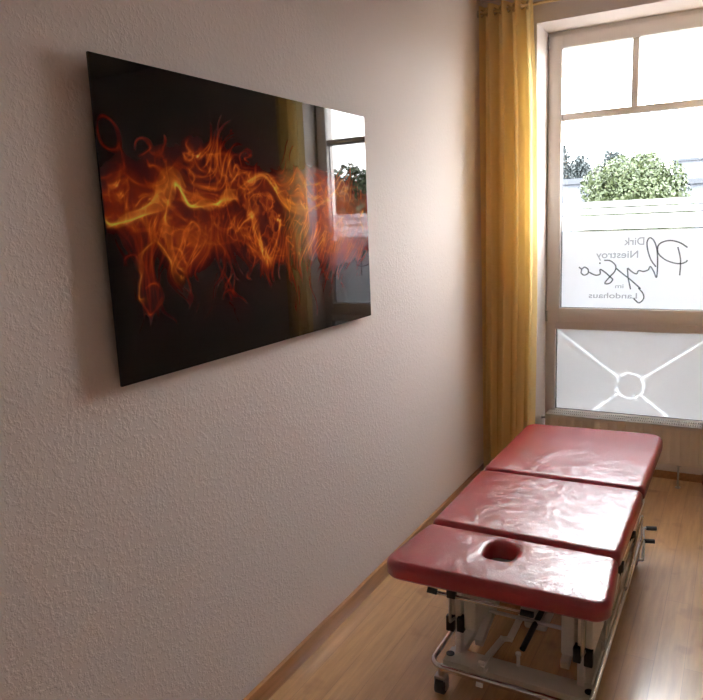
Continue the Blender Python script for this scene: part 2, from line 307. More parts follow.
def ribbon(m, P, w, y, t=.0006):
    P = np.array(P); d = np.gradient(P, axis=0); d /= np.linalg.norm(d, axis=1)[:, None] + 1e-9
    n = np.stack([-d[:, 1], d[:, 0]], 1) * w / 2; R = []
    for p, q in zip(P, n):
        R.append([m.bm.verts.new((p[0] + q[0], y, p[1] + q[1])), m.bm.verts.new((p[0] - q[0], y, p[1] - q[1])),
                  m.bm.verts.new((p[0] - q[0], y + t, p[1] - q[1])), m.bm.verts.new((p[0] + q[0], y + t, p[1] + q[1]))])
    for A, B in zip(R, R[1:]):
        for k in range(4): m.bm.faces.new((A[k], A[(k + 1) % 4], B[(k + 1) % 4], B[k]))
    m.bm.faces.new(R[0]); m.bm.faces.new(R[-1])
m = MB()
for k, P in enumerate(SCRIPT): ribbon(m, catmull(P, 8), .0075 if k < 7 else .009, fy - .0009 - .00002 * k)
tag(m.build('script_lettering', M_letter, W, smooth=False), 'grey handwritten lettering seen mirrored on the frosted pane')
def lettering(txt, xr, xl, z, h):
    """upright letters that read from outside: they run from x = xr leftwards to x = xl"""
    c = bpy.data.curves.new('lettering', 'FONT'); c.body = txt; c.size = 1; c.extrude = 0; c.offset = .012
    t = bpy.data.objects.new('tmp', c); COL.objects.link(t); bpy.context.view_layer.update()
    me = bpy.data.meshes.new_from_object(t.evaluated_get(bpy.context.evaluated_depsgraph_get()))
    bpy.data.objects.remove(t)
    bm = bmesh.new(); bm.from_mesh(me); bpy.data.meshes.remove(me)
    X = [v.co.x for v in bm.verts]; Y = [v.co.y for v in bm.verts]; x0, x1 = min(X), max(X); y1 = max(Y)
    for v in bm.verts:
        v.co = Vector((xr - (v.co.x - x0) / (x1 - x0) * (xr - xl), fy - .0009, z + v.co.y / y1 * h))
    m = MB(); m.bm.free(); m.bm = bm; m.build('lettering', M_letter, W, smooth=False)
lettering('Dirk', -.474, -.581, 1.370, .042)
lettering('Niestroy', -.504, -.732, 1.298, .040)
lettering('im', -.577, -.623, 1.125, .022)
lettering('Landohaus', -.503, -.769, 1.066, .031)
# lower pane: grey film with a white ring and four rays
lx0, lx1, lz0, lz1 = -.953, -.047, .377, .876; ly = FY + .0355
m = MB(); sheet(m, lx0, lx1, lz0, lz1, ly); m.build('frosted_film', ring_film(), W, smooth=False)
for (z0, z1, x, nm) in ((2.475, 2.535, SX0, 'hinge'), (.93, .985, SX0, 'hinge')):
    m = MB(); m.tube([(x - .004, SY - .004, z0), (x - .004, SY - .004, z1)], .005, 10)
    m.tube([(x - .004, SY - .004, z0 - .004), (x - .004, SY - .004, z0 + .004)], .0065, 10); m.tube([(x - .004, SY - .004, z1 - .004), (x - .004, SY - .004, z1 + .004)], .0065, 10)
    h = m.build(nm, M_steel, W)

# ------------------------------------------------------------------ radiator
RX0, RX1, RY0, RY1, RZ0, RZ1 = -.978, -.03, 4.068, 4.185, .152, .378
Rd = thing('radiator', (-.5, 4.13, 0), 'low cream panel radiator with a light-brightened slotted top under the window', 'radiator')
m = MB(); bm = m.bm; prof = []
x = RX0; pitch = .0474
xs = [RX0]; ys = [0]
k = RX0 + .03
while k < RX1 - .02:
    for dx, dy in ((-.006, 0), (-.002, .0045), (.002, .0045), (.006, 0)): xs.append(k + dx); ys.append(dy)
    k += pitch
xs.append(RX1); ys.append(0)
zz = [RZ0, RZ0 + .012, RZ0 + .022, RZ1 - .03, RZ1 - .018, RZ1]
gr = [[bm.verts.new((xx, RY0 + (yy if 2 <= j <= 3 else 0), z)) for xx, yy in zip(xs, ys)] for j, z in enumerate(zz)]
for A, B in zip(gr, gr[1:]):
    for i in range(len(A) - 1): bm.faces.new((A[i], A[i + 1], B[i + 1], B[i]))
m.box((RX0, RY0 + .0062, RZ0), (RX1, RY0 + .03, RZ1 - .012), .002)
m.build('front_panel', M_rad, Rd)
m = MB(); m.box((RX0 + .01, RY1 - .03, RZ0), (RX1 - .01, RY1, RZ1 - .012), .002); m.build('back_panel', M_rad, Rd)
m = MB(); m.box((RX0 + .012, RY0 + .032, RZ0 + .01), (RX1 - .012, RY1 - .032, RZ1 - .03), 0)
m.build('convector_fins', M_steel, Rd, smooth=False)
m = MB()                                                          # top grille: long rails and cross slats
for y in (RY0, RY0 + .055, RY1 - .006): m.box((RX0, y, RZ1 - .006), (RX1, y + .006, RZ1 + .002))
n = 80
for i in range(n + 1):
    xx = RX0 + (RX1 - RX0 - .004) * i / n
    m.box((xx, RY0 + .006, RZ1 - .010), (xx + .0052, RY1 - .006, RZ1 + .001))
m.build('top_grille', M_rad_lit, Rd, smooth=False)
m = MB(); m.box((RX0 + (RX1 - RX0) * .485, RY0 + .01, RZ1 + .001), (RX0 + (RX1 - RX0) * .5, RY0 + .05, RZ1 + .007), .002); m.build('grille_clip', M_rad_lit, Rd)
for xx in (RX0, RX1 - .004):
    m = MB(); m.box((xx - .001, RY0 + .004, RZ0 + .004), (xx + .005, RY1 - .002, RZ1 - .002), .002); m.build('side_cover', M_rad_lit, Rd)
for xx in (-.243, -.78):
    m = MB(); m.box((xx - .009, 4.105, RZ0 - .018), (xx + .016, 4.15, RZ0 + .002), .002); m.tube([(xx, 4.13, 0.006), (xx, 4.13, RZ0)], .0055, 12)
    m.tube([(xx, 4.13, 0), (xx, 4.13, .006)], .014, 16); m.build('foot', M_steel, Rd)
m = MB(); m.tube([(RX0, 4.1, .35), (RX0 - .012, 4.1, .35), (RX0 - .028, 4.1, .35)], .011, 14, radii=[.008, .008, .012]); m.build('valve', M_steel, Rd)

# ------------------------------------------------------------------ curtain and rod
rodz, rody = 2.643, 3.872
Cr = thing('curtain_rod', (-.5, rody, rodz), 'thin brass coloured curtain rod just below the ceiling above the window', 'curtain rod')
m = MB(); m.tube([(XL + .012, rody, rodz), (.36, rody, rodz)], .008, 14); m.build('rod', M_brass, Cr)
m = MB(); m.tube([(XL, rody, rodz), (XL + .012, rody, rodz)], .018, 18); m.build('end_bracket', M_steel, Cr)
m = MB(); m.tube([(.30, rody, rodz), (.30, YF, rodz)], .006, 12); m.tube([(.30, YF - .006, rodz), (.30, YF, rodz)], .02, 18); m.build('wall_bracket', M_brass, Cr)
def curtain(x0, x1, waves, label, flip=1, phase=0):
    T = thing('curtain', ((x0 + x1) / 2, rody, 0), label, 'curtain')
    nx, nz = 260, 300; ztop = rodz + .037; zb = .012
    bm = bmesh.new(); V = []
    ex = rng.uniform(-1, 1, 6)
    for j in range(nz + 1):
        h = j / nz; z = ztop + (zb - ztop) * h; row = []
        for i in range(nx + 1):
            u = i / nx
            ph = 2 * PI * waves * u + phase
            a = .036 * (1 - .2 * h) * (1 + .25 * math.sin(2.1 * 2 * PI * u + 1 + 1.5 * h) * min(1, 4 * h))
            wob = .35 * h * math.sin(2 * PI * 1.3 * u + 1.1 + 2 * h) + .22 * h * math.sin(5 * u + 4 * h)
            y = rody + a * math.sin(ph + wob) + h * .012 * math.sin(2 * ph + 3 * u + 2 * h)
            wd = 1 + .05 * math.sin(h * PI) - .0 * h
            xx = x0 + (x1 - x0) * (.0 if flip > 0 else 1) + flip * (x1 - x0) * u * wd + .006 * math.cos(ph * 2 + h) * (.3 + h)
            if flip > 0: xx += (.018 * min(1, h * 5)) * u
            row.append(bm.verts.new((xx, y, z)))
        V.append(row)
    for A, B in zip(V, V[1:]):
        for i in range(nx):
            c = sum((v.co for v in (A[i], A[i + 1], B[i + 1], B[i])), Vector()) / 4
            if math.hypot(c.y - rody, c.z - rodz) < .013: continue          # the eyelet holes the rod runs through
            bm.faces.new((A[i], A[i + 1], B[i + 1], B[i]))
    bmesh.ops.delete(bm, geom=[v for v in bm.verts if not v.link_faces], context='VERTS')
    m = MB(); m.bm.free(); m.bm = bm
    o = m.build('fabric', M_curt, T); o.data.shade_smooth()
    k = 0
    for q in range(2 * waves + 1):
        u = (q * PI - phase) / (2 * PI * waves)
        if not .01 < u < .99: continue
        xx = x0 + (x1 - x0) * u if flip > 0 else x1 - (x1 - x0) * u
        m = MB(); sl = 1 if q % 2 == 0 else -1
        R0 = .017; c = Vector((xx, rody, rodz)); ax = Vector((.75, -sl * .66 * flip, 0)).normalized(); side = ax.cross(Vector((0, 0, 1)))
        m.tube([c + (side * math.cos(t) + Vector((0, 0, 1)) * math.sin(t)) * R0 for t in np.linspace(0, 2 * PI, 25)[:-1]], .0045, 8, closed=True)
        m.build('eyelet', M_brass, T)
    return T
curtain(-1.302, -1.012, 4, 'yellow eyelet curtain hanging in the corner left of the window', 1, -.6)
curtain(-.085, .12, 3, 'yellow eyelet curtain hanging at the right side of the window', -1, .4)

# ------------------------------------------------------------------ fire picture
PX = XL + .030; PY0, PY1, PZ0, PZ1 = 1.143, 2.445, 1.187, 1.951
Pc = thing('wall_picture', (XL, (PY0 + PY1) / 2, PZ0), 'glossy wide wall picture of orange fire and smoke on black', 'picture')
GW, GH = 620, 372
img = np.zeros((GH, GW, 3)); 
def fbm(w, h, base, octs, seed):
    r = np.random.default_rng(seed); out = np.zeros((h, w)); amp = 1; tot = 0
    for o in range(octs):
        n = base * 2 ** o; gy = max(2, int(n * .62)) + 2; gx = n + 2; G = r.standard_normal((gy, gx))
        ys = np.linspace(0, gy - 2.001, h); xs = np.linspace(0, gx - 2.001, w)
        yi = ys.astype(int); xi = xs.astype(int); fyy = ys - yi; fxx = xs - xi
        fyy = fyy * fyy * (3 - 2 * fyy); fxx = fxx * fxx * (3 - 2 * fxx)
        a = G[yi][:, xi]; b = G[yi][:, xi + 1]; c = G[yi + 1][:, xi]; d = G[yi + 1][:, xi + 1]
        out += amp * ((a * (1 - fxx) + b * fxx) * (1 - fyy)[:, None] + (c * (1 - fxx) + d * fxx) * fyy[:, None]); tot += amp * amp; amp *= .55
    return out / math.sqrt(tot)
U, V_ = np.meshgrid(np.linspace(0, 1, GW), np.linspace(0, 1, GH))
def sample(F, u, v):
    x = np.clip(u * (GW - 1), 0, GW - 1).astype(int); y = np.clip(v * (GH - 1), 0, GH - 1).astype(int); return F[y, x]
w1, w2 = fbm(GW, GH, 7, 4, 1), fbm(GW, GH, 7, 4, 2)
Uw, Vw = U + .022 * w1, V_ + .028 * w2
upv = np.interp(Uw, [p[0] for p in UP], [p[1] for p in UP]); lov = np.interp(Uw, [p[0] for p in LO], [p[1] for p in LO])
def sm(a, b, x): t = np.clip((x - a) / (b - a), 0, 1); return t * t * (3 - 2 * t)
mask = sm(-.03, .10, upv - Vw) * sm(-.04, .12, Vw - lov)
n3 = fbm(GW, GH, 6, 5, 5)
glow = mask * np.clip(.55 + .32 * sample(n3, Uw, Vw), .08, 1.3)
dens = np.zeros((GH, GW)); densy = np.zeros((GH, GW))
def splat(D, u, v, w):
    x = u * (GW - 1); y = v * (GH - 1); ok = (x > 0) & (x < GW - 1.01) & (y > 0) & (y < GH - 1.01)
    x, y = x[ok], y[ok]; w = (w * np.ones(len(u)))[ok]; xi = x.astype(int); yi = y.astype(int); fx = x - xi; fyy = y - yi
    np.add.at(D, (yi, xi), w * (1 - fx) * (1 - fyy)); np.add.at(D, (yi, xi + 1), w * fx * (1 - fyy))
    np.add.at(D, (yi + 1, xi), w * (1 - fx) * fyy); np.add.at(D, (yi + 1, xi + 1), w * fx * fyy)
fr = np.random.default_rng(3)
for (sp, inten, ns, pts) in STROKES:
    P = catmull(pts, 60); T = np.linspace(0, 1, len(P)); d = np.gradient(P, axis=0)
    d[:, 0] *= 1.7; nrm = np.stack([-d[:, 1], d[:, 0]], 1); nrm /= np.linalg.norm(nrm, axis=1)[:, None] + 1e-9; nrm[:, 0] /= 1.7
    f1, f2, p1, p2 = fr.uniform(.6, 1.6), fr.uniform(1.5, 3.5), fr.uniform(0, 6), fr.uniform(0, 6)
    for s_ in range(ns):
        q = (s_ / max(1, ns - 1) - .5) * 2
        off = sp * (q * np.sin(f1 * 2 * PI * T + p1) * 1.0 + q * .5 + .6 * q * q * np.sin(f2 * 2 * PI * T + p2 + q))
        PP = P + nrm * off[:, None] * 1.5
        env = np.minimum(1, 6 * np.minimum(T, 1 - T) + .25)
        splat(dens, PP[:, 0], PP[:, 1], .075 * inten * env)
        if inten > .75 and sp > .0045: splat(densy, PP[:, 0], PP[:, 1], (.07 if inten > 1 else .035) * env)
# drifting wisps traced through a swirling field
psi = fbm(GW, GH, 4, 3, 9); gy_, gx_ = np.gradient(psi)
for k in range(380):
    u = fr.uniform(0, 1); a_, b_ = np.interp(u, [p[0] for p in LO], [p[1] for p in LO]), np.interp(u, [p[0] for p in UP], [p[1] for p in UP])
    v = a_ + (b_ - a_) * fr.beta(1.6, 1.6); n = int(fr.uniform(60, 220)); us, vs = [], []
    for t in range(n):
        us.append(u); vs.append(v)
        xi = int(min(max(u, 0), .999) * GW); yi = int(min(max(v, 0), .999) * GH)
        vx, vy = gy_[yi, xi], -gx_[yi, xi]; l = math.hypot(vx, vy) + .004
        u += (vx / l * .9 + .25 * math.sin(k)) * .0011; v += (vy / l * (1.3 if v > .5 else .7) + (-.15 if v > .55 else -1.1)) * .0013
    us, vs = np.array(us), np.array(vs); T = np.linspace(0, 1, n)
    for q in range(4):
        o = (q - 1.5) * .0022 * np.sin(T * 5 + k)
        splat(dens, us + o, vs + o * 1.6, .10 * np.minimum(1, 3 * np.minimum(T, 1 - T)))
def blur(D, r=1):
    K = np.exp(-np.arange(-3 * r, 3 * r + 1) ** 2 / (2 * r * r)); K /= K.sum(); p = 3 * r
    D = sum(kk * np.roll(D, i - p, 0) for i, kk in enumerate(K)); return sum(kk * np.roll(D, i - p, 1) for i, kk in enumerate(K))
soft = .55 * dens + .45 * blur(dens, 1); soft = blur(soft, 1) * .5 + soft * .5; halo = blur(dens, 6); sy = .5 * densy + .5 * blur(densy, 2)
fine = np.clip(1 - np.abs(sample(fbm(GW, GH, 16, 4, 21), Uw, Vw)) * 2.4, 0, 1) ** 2 * mask
hot = .35 + .65 * sm(.0, .9, mask * (.62 + .5 * w1))
I = .26 * glow + .60 * soft * hot + .20 * halo * hot + .22 * fine * hot
Y = np.clip(sy * .8 * (.45 + .75 * np.clip(fine + .3, 0, 1)), 0, 1)
K_ = [0, .07, .2, .45, .9, 1.8]
rgb = np.stack([np.interp(I, K_, [.003, .055, .24, .55, .88, .98]),
                np.interp(I, K_, [.0025, .005, .022, .10, .33, .62]),
                np.interp(I, K_, [.003, .004, .006, .012, .04, .14])], -1)
rgb = rgb * (1 - Y[..., None] * .5) + Y[..., None] * .6 * np.array([.90, .55, .06]) * (.35 + np.clip(I, 0, 1.2))[..., None]
rgb = np.clip(rgb * PRINT, 0, .95)
yy, zz_ = np.meshgrid(np.linspace(PY0, PY1, GW), np.linspace(PZ0, PZ1, GH))
verts = np.stack([np.full_like(yy, PX), yy, zz_], -1).reshape(-1, 3) - np.array(Pc.location)
idx = np.arange(GW * GH).reshape(GH, GW)
faces = np.stack([idx[:-1, :-1], idx[:-1, 1:], idx[1:, 1:], idx[1:, :-1]], -1).reshape(-1, 4)
me = bpy.data.meshes.new('print'); me.from_pydata(verts.tolist(), [], faces.tolist())
at = me.color_attributes.new('artwork', 'FLOAT_COLOR', 'POINT')
at.data.foreach_set('color', np.concatenate([rgb.reshape(-1, 3), np.ones((GW * GH, 1))], 1).ravel())
M_print = mat('fire_print_under_glass', (0, 0, 0), .02, spec=.45)
va = N(M_print, 'ShaderNodeVertexColor'); va.layer_name = 'artwork'; L(M_print, va.outputs['Color'], bsdf(M_print).inputs['Base Color'])
me.materials.append(M_print); po = bpy.data.objects.new('print', me); COL.objects.link(po); po.parent = Pc
m = MB(); m.box((PX - .0065, PY0, PZ0), (PX - .0005, PY1, PZ1), .0008, 1); m.build('backing_panel', M_black, Pc)
for a in (PY0 + .12, PY1 - .12):
    for b in (PZ0 + .1, PZ1 - .1):
        m = MB(); m.tube([(XL, a, b), (PX - .0063, a, b)], .012, 16); m.build('spacer', M_steel, Pc)

# ------------------------------------------------------------------ treatment table
B = thing('treatment_table', (-.58, 2.6, 0), 'red three-section massage table with a face hole on a white wheeled frame', 'massage table')
ZT, TH = .522, .062
def outline(q, r, n=8):
    """rounded polygon, counter-clockwise corners, radius per corner"""
    out = []; K = len(q)
    for i in range(K):
        p, a, b = Vector(q[i]), Vector(q[i - 1]), Vector(q[(i + 1) % K]); u = (a - p).normalized(); v = (b - p).normalized()
        ang = u.angle(v); rr = r[i]; t = rr / math.tan(ang / 2); c = p + (u + v).normalized() * (rr / math.sin(ang / 2))
        s = p + u * t - c; e = p + v * t - c; a0 = math.atan2(s.y, s.x); a1 = math.atan2(e.y, e.x)
        if a1 < a0: a1 += 2 * PI
        out += [(c.x + rr * math.cos(a0 + (a1 - a0) * k / n), c.y + rr * math.sin(a0 + (a1 - a0) * k / n)) for k in range(n + 1)]
    P = np.array(out); seg = np.linalg.norm(np.roll(P, -1, 0) - P, axis=1); s = np.concatenate([[0], np.cumsum(seg)]); PP = np.vstack([P, P[:1]])
    t = np.linspace(0, s[-1], 193)[:-1]
    return np.stack([np.interp(t, s, PP[:, 0]), np.interp(t, s, PP[:, 1])], 1)
def cushion(quad, rad, hole=None):
    O = outline(quad, rad); c = np.array(hole[0]) if hole else O.mean(0)
    O = np.array(O); ang0 = O - c
    d = np.roll(O, -1, 0) - np.roll(O, 1, 0); nrm = np.stack([d[:, 1], -d[:, 0]], 1); nrm /= np.linalg.norm(nrm, axis=1)[:, None]
    rings = []; re = .024
    for k in range(5): rings.append((O - nrm * (.012 * (1 - k / 4)), ZT - TH + .010 * (1 - math.cos(k / 4 * PI / 2)) ))
    for k in range(0, 9):
        a = k / 8 * PI / 2; rings.append((O - nrm * re * (1 - math.cos(a)), ZT - re * 1.15 + re * 1.0 * math.sin(a)))
    inner0 = O - nrm * re
    if hole:
        th = np.arctan2(ang0[:, 1], ang0[:, 0]); hx, hy = hole[1]; e = 3.2
        rr = (np.abs(np.cos(th) / hx) ** e + np.abs(np.sin(th) / hy) ** e) ** (-1 / e)
        Hh = c + np.stack([np.cos(th), np.sin(th)], 1) * rr[:, None]; dirv = np.stack([np.cos(th), np.sin(th)], 1)
        end = Hh + dirv * .022
    else: end = c + (inner0 - c) * .04
    for k in range(1, 13):
        t = k / 12; puff = .0025 * math.sin(min(1, t * 1.6) * PI / 2)
        rings.append((inner0 * (1 - t) + end * t, ZT - re * .15 + puff * (1 if not hole else (1 - t ** 4 * .6))))
    if hole:
        zt = rings[-1][1]
        for k in range(1, 7):
            a = k / 6 * PI / 2; rings.append((Hh + dirv * .022 * (1 - math.sin(a)), zt - .020 * (1 - math.cos(a))))
        rings.append((Hh, ZT - TH + .004)); rings.append((Hh + dirv * .004, ZT - TH))
    bm = bmesh.new(); VV = [[bm.verts.new((p[0], p[1], z)) for p in R_] for R_, z in rings]
    for A, Bq in zip(VV, VV[1:]):
        for i in range(len(A)): j = (i + 1) % len(A); bm.faces.new((A[i], A[j], Bq[j], Bq[i]))
    if hole:
        A, Bq = VV[-1], VV[0]
        for i in range(len(A)): j = (i + 1) % len(A); bm.faces.new((A[i], A[j], Bq[j], Bq[i]))
    else: bm.faces.new(VV[-1]); bm.faces.new(VV[0][::-1])
    m = MB(); m.bm.free(); m.bm = bm; o = m.build('cushion', M_vinyl, B); o.data.shade_smooth(); return o
tag(cushion([(-.937, 1.770), (-.252, 1.788), (-.276, 2.098), (-.902, 2.098)], [.06, .05, .03, .03], ((-.612, 1.985), (.047, .055))), 'head section with the face hole')
cushion([(-.904, 2.112), (-.276, 2.112), (-.272, 2.684), (-.908, 2.672)], [.028, .028, .028, .028])
cushion([(-.908, 2.686), (-.272, 2.698), (-.268, 3.44), (-.905, 3.40)], [.028, .028, .07, .06])

ZU = ZT - TH
# white side beams in pairs, upholstery rails above them
def part(m, nm, mt=M_bed, par=B, **k): return m.build(nm, mt, par, **k)
for sx, (a, b) in ((-1, (-.742, -.700)), (1, (-.425, -.385))):
    m = MB(); m.box((a, 1.995, .205), (b, 3.05, ZU - .03), .006); o = part(m, 'inner_beam')
    xx = (a - .022, a + .002) if sx < 0 else (b - .002, b + .022)
    m = MB(); m.box((xx[0], 1.985, .195), (xx[1], 2.02, .245), .003); m.build('end_cap', M_black, o)
for xa, xb in ((-.800, -.776), (-.352, -.330)):
    m = MB(); m.box((xa, 2.0, .215), (xb, 3.3, ZU - .012), .005); o = part(m, 'side_beam')
    m = MB(); m.box((xa - .002, 1.985, .19), (xb + .002, 2.006, .245), .003); m.build('end_cap', M_black, o)
for xx in (-.765, -.366):
    for y in (2.02, 3.05):
        m = MB(); m.box((xx - .010, y - .018, .10), (xx + .010, y + .018, .42), .003); part(m, 'post')
for y in (1.86, 2.35, 2.9, 3.25):
    m = MB(); m.box((-.83, y, ZU - .028), (-.34, y + .03, ZU - .002), .004); part(m, 'cross_rail')
for xx in (-.80, -.345):
    m = MB(); m.box((xx - .012, 1.87, ZU - .026), (xx + .012, 2.05, ZU - .004), .003); part(m, 'head_rail', M_steel)
# base: two wide crossbeams, long low beams, chrome surround
for y in (1.945, 3.0):
    m = MB(); m.box((-.80, y, .082), (-.325, y + .085, .108), .006); m.box((-.80, y, .062), (-.325, y + .012, .09), .004); part(m, 'base_crossbeam')
for xx in (-.775, -.355):
    m = MB(); m.box((xx - .018, 2.03, .075), (xx + .018, 3.0, .105), .005); part(m, 'base_side_beam')
zr = .122; x0, x1, y0, y1, r = -.822, -.318, 1.885, 3.16, .05
loop = [(*p, zr) for p in arc(x0 + r, y0 + r, r, PI, 1.5 * PI)] + [(*p, zr) for p in arc(x1 - r, y0 + r, r, 1.5 * PI, 2 * PI)] \
     + [(*p, zr) for p in arc(x1 - r, y1 - r, r, 0, .5 * PI)] + [(*p, zr) for p in arc(x0 + r, y1 - r, r, .5 * PI, PI)]
m = MB(); m.tube(loop, .0095, 14, closed=True); part(m, 'foot_rail', M_chrome)
m = MB(); m.tube([(-.79, 1.905, .10), (-.34, 1.905, .10)], .006, 12); part(m, 'front_rod', M_chrome)
# casters
for xx, yy_ in ((-.797, 1.925), (-.345, 1.925), (-.797, 3.10), (-.345, 3.10)):
    m = MB(); m.tube([(xx, yy_, .06), (xx, yy_, .10)], .010, 12); m.box((xx - .02, yy_ - .016, .05), (xx + .02, yy_ + .016, .065), .004)
    for s in (-1, 1): m.box((xx + s * .019 - .002, yy_ - .012, .018), (xx + s * .019 + .002, yy_ + .012, .06), .001)
    k = part(m, 'caster', M_steel)
    m = MB(); m.tube([(xx - .014, yy_, .03), (xx + .014, yy_, .03)], .03, 22); m.tube([(xx - .017, yy_, .03), (xx + .017, yy_, .03)], .012, 12); m.build('wheel', M_rubber, k)
for xx in (-.787, -.335):
    m = MB(); m.tube([(xx, 1.985, .106), (xx, 1.985, .1105)], .014, 16); part(m, 'bolt_cap', M_black)
# handle bar under the head section
P = catmull([(-.800, 1.862, .400), (-.765, 1.872, .392), (-.70, 1.876, .390), (-.56, 1.876, .390), (-.49, 1.876, .390)], 6)
m = MB(); m.tube(P, .006, 12); hb = part(m, 'handle_bar', M_chrome)
for a, b in (((-.812, 1.859, .4025), (-.782, 1.868, .396)), ((-.518, 1.876, .390), (-.480, 1.876, .390))):
    m = MB(); m.tube([a, b], .0095, 14); m.build('grip', M_black, hb)
m = MB(); m.box((-.752, 1.868, .383), (-.722, 1.888, ZU - .002), .003); part(m, 'handle_bracket', M_black)
for xx in (-.772, -.352):
    m = MB(); m.tube([(xx, 1.95, .25), (xx, 1.95, .44)], .005, 10); m.tube([(xx, 1.95, .25), (xx, 1.99, .24)], .005, 10); part(m, 'guide_rod', M_steel)
# lifting mechanism
m = MB(); m.tube([(-.79, 2.17, .185), (-.36, 2.17, .185)], .007, 12); part(m, 'cross_rod', M_steel)
def bar(nm, a, b, w, t, mt=M_bed):
    a, b = Vector(a), Vector(b); d = b - a; rot = d.to_track_quat('Y', 'Z').to_matrix().to_4x4()
    m = MB(); c = (a + b) / 2; h = Vector((w / 2, d.length / 2, t / 2)); m.box(c - h, c + h, .002, rot=rot); return part(m, nm, mt)
bar('lift_arm', (-.72, 2.08, .11), (-.72, 2.95, .40), .028, .03); bar('lift_arm', (-.43, 2.08, .11), (-.43, 2.95, .40), .028, .03)
m = MB(); m.tube([(-.57, 2.35, .13), (-.57, 2.62, .2)], .028, 20); m.tube([(-.57, 2.62, .2), (-.57, 2.9, .28)], .014, 16); m.box((-.61, 2.25, .10), (-.53, 2.38, .17), .01); part(m, 'lift_motor', M_bed)
m = MB(); W_ = .022
for a, b in (((-.615, 2.33, .20), (-.60, 2.19, .185)), ((-.60, 2.20, .188), (-.613, 2.085, .15)), ((-.613, 2.09, .15), (-.634, 2.075, .152)), ((-.634, 2.08, .152), (-.662, 1.935, .135)), ((-.662, 1.94, .14), (-.662, 1.915, .075))):
    a, b = Vector(a), Vector(b); d = b - a; rot = d.to_track_quat('Y', 'Z').to_matrix().to_4x4(); h = Vector((W_ / 2, d.length / 2 + .006, .004)); m.box((a + b) / 2 - h, (a + b) / 2 + h, .001, rot=rot)
m.box((-.700, 1.925, .108), (-.645, 1.955, .118), .003)
part(m, 'pedal_lever')
m = MB(); m.tube([(-.565, 2.02, .107), (-.565, 2.02, .150)], .006, 10); m.tube([(-.565, 2.02, .146), (-.565, 2.02, .154)], .009, 12); part(m, 'pin')
m = MB(); m.tube([(-.56, 2.05, .15), (-.535, 2.28, .21)], .010, 12); part(m, 'strut', M_black)
# right side: ratchet rods, clamps and the raised end of the rail
m = MB(); m.tube([(-.322, 2.20, .17), (-.322, 2.21, .29)], .004, 10); m.tube([(-.322, 2.21, .29), (-.334, 2.22, .30)], .006, 10); m.tube(catmull([(-.322, 2.20, .17), (-.322, 2.16, .155), (-.322, 2.13, .17), (-.324, 2.14, .19)], 5), .004, 10); part(m, 'release_hook', M_steel)
for y, z in ((2.48, .26), (2.80, .24)):
    m = MB(); m.box((-.332, y, z), (-.312, y + .045, z + .035), .004); part(m, 'clamp', M_black)
m = MB(); m.tube([(-.318, 2.30, .22), (-.318, 2.50, .27), (-.318, 3.05, .25)], .0055, 12); part(m, 'ratchet_rod', M_chrome)
m = MB(); m.tube(catmull([(-.318, 2.62, .135), (-.314, 2.9, .21), (-.314, 3.04, .24), (-.316, 3.09, .235), (-.318, 3.10, .21), (-.318, 3.08, .135)], 8), .0075, 12); part(m, 'side_loop', M_chrome)
m = MB(); m.box((-.331, 2.56, .16), (-.322, 2.72, .20), .002); part(m, 'cover_plate')
m = MB(); m.tube(catmull([(-.322, 2.945, .10), (-.300, 2.95, .10), (-.296, 2.97, .10), (-.312, 3.14, .10), (-.328, 3.262, .10), (-.326, 3.28, .10), (-.316, 3.283, .10)], 6), .006, 10); pl = part(m, 'foot_pedal', M_steel)
for a, b in (((-.318, 3.283, .10), (-.274, 3.296, .10)), ((-.311, 3.142, .10), (-.268, 3.154, .10))):
    m = MB(); m.tube([a, b], .010, 14); m.build('pedal_grip', M_black, pl)
# ------------------------------------------------------------------ outside
M_ground = mat('pale_paving', (.03, .03, .03), .9)
M_roof = mat('grey_roofing', (.021, .024, .030), .8)
M_pale = mat('pale_plaster', (.052, .058, .072), .8)
M_pane = mat('facade_window', (.02, .024, .035), .2)
M_redr = mat('red_brick', (.034, .031, .032), .9)
def leaf_mat(nm, a, b):
    m = mat(nm, a, .6, spec=.3); v = coords(m); n = noise(m, v, 9, 2)
    L(m, ramp(m, n, [(.35, a), (.65, b)]), bsdf(m).inputs['Base Color']); return m
M_leaf = leaf_mat('tree_leaves', (.017, .025, .008), (.028, .038, .011))
M_leafd = leaf_mat('hazed_distant_leaves', (.012, .016, .017), (.020, .026, .026))  # bluer and greyer: distance haze is mixed into the leaf colours
M_bark = mat('bark', (.12, .09, .07), .9)
GZ = -4.0
m = MB(); m.box((-900, 4.6, GZ - .3), (900, 3000, GZ)); struct(m.build('ground', M_ground, smooth=False))
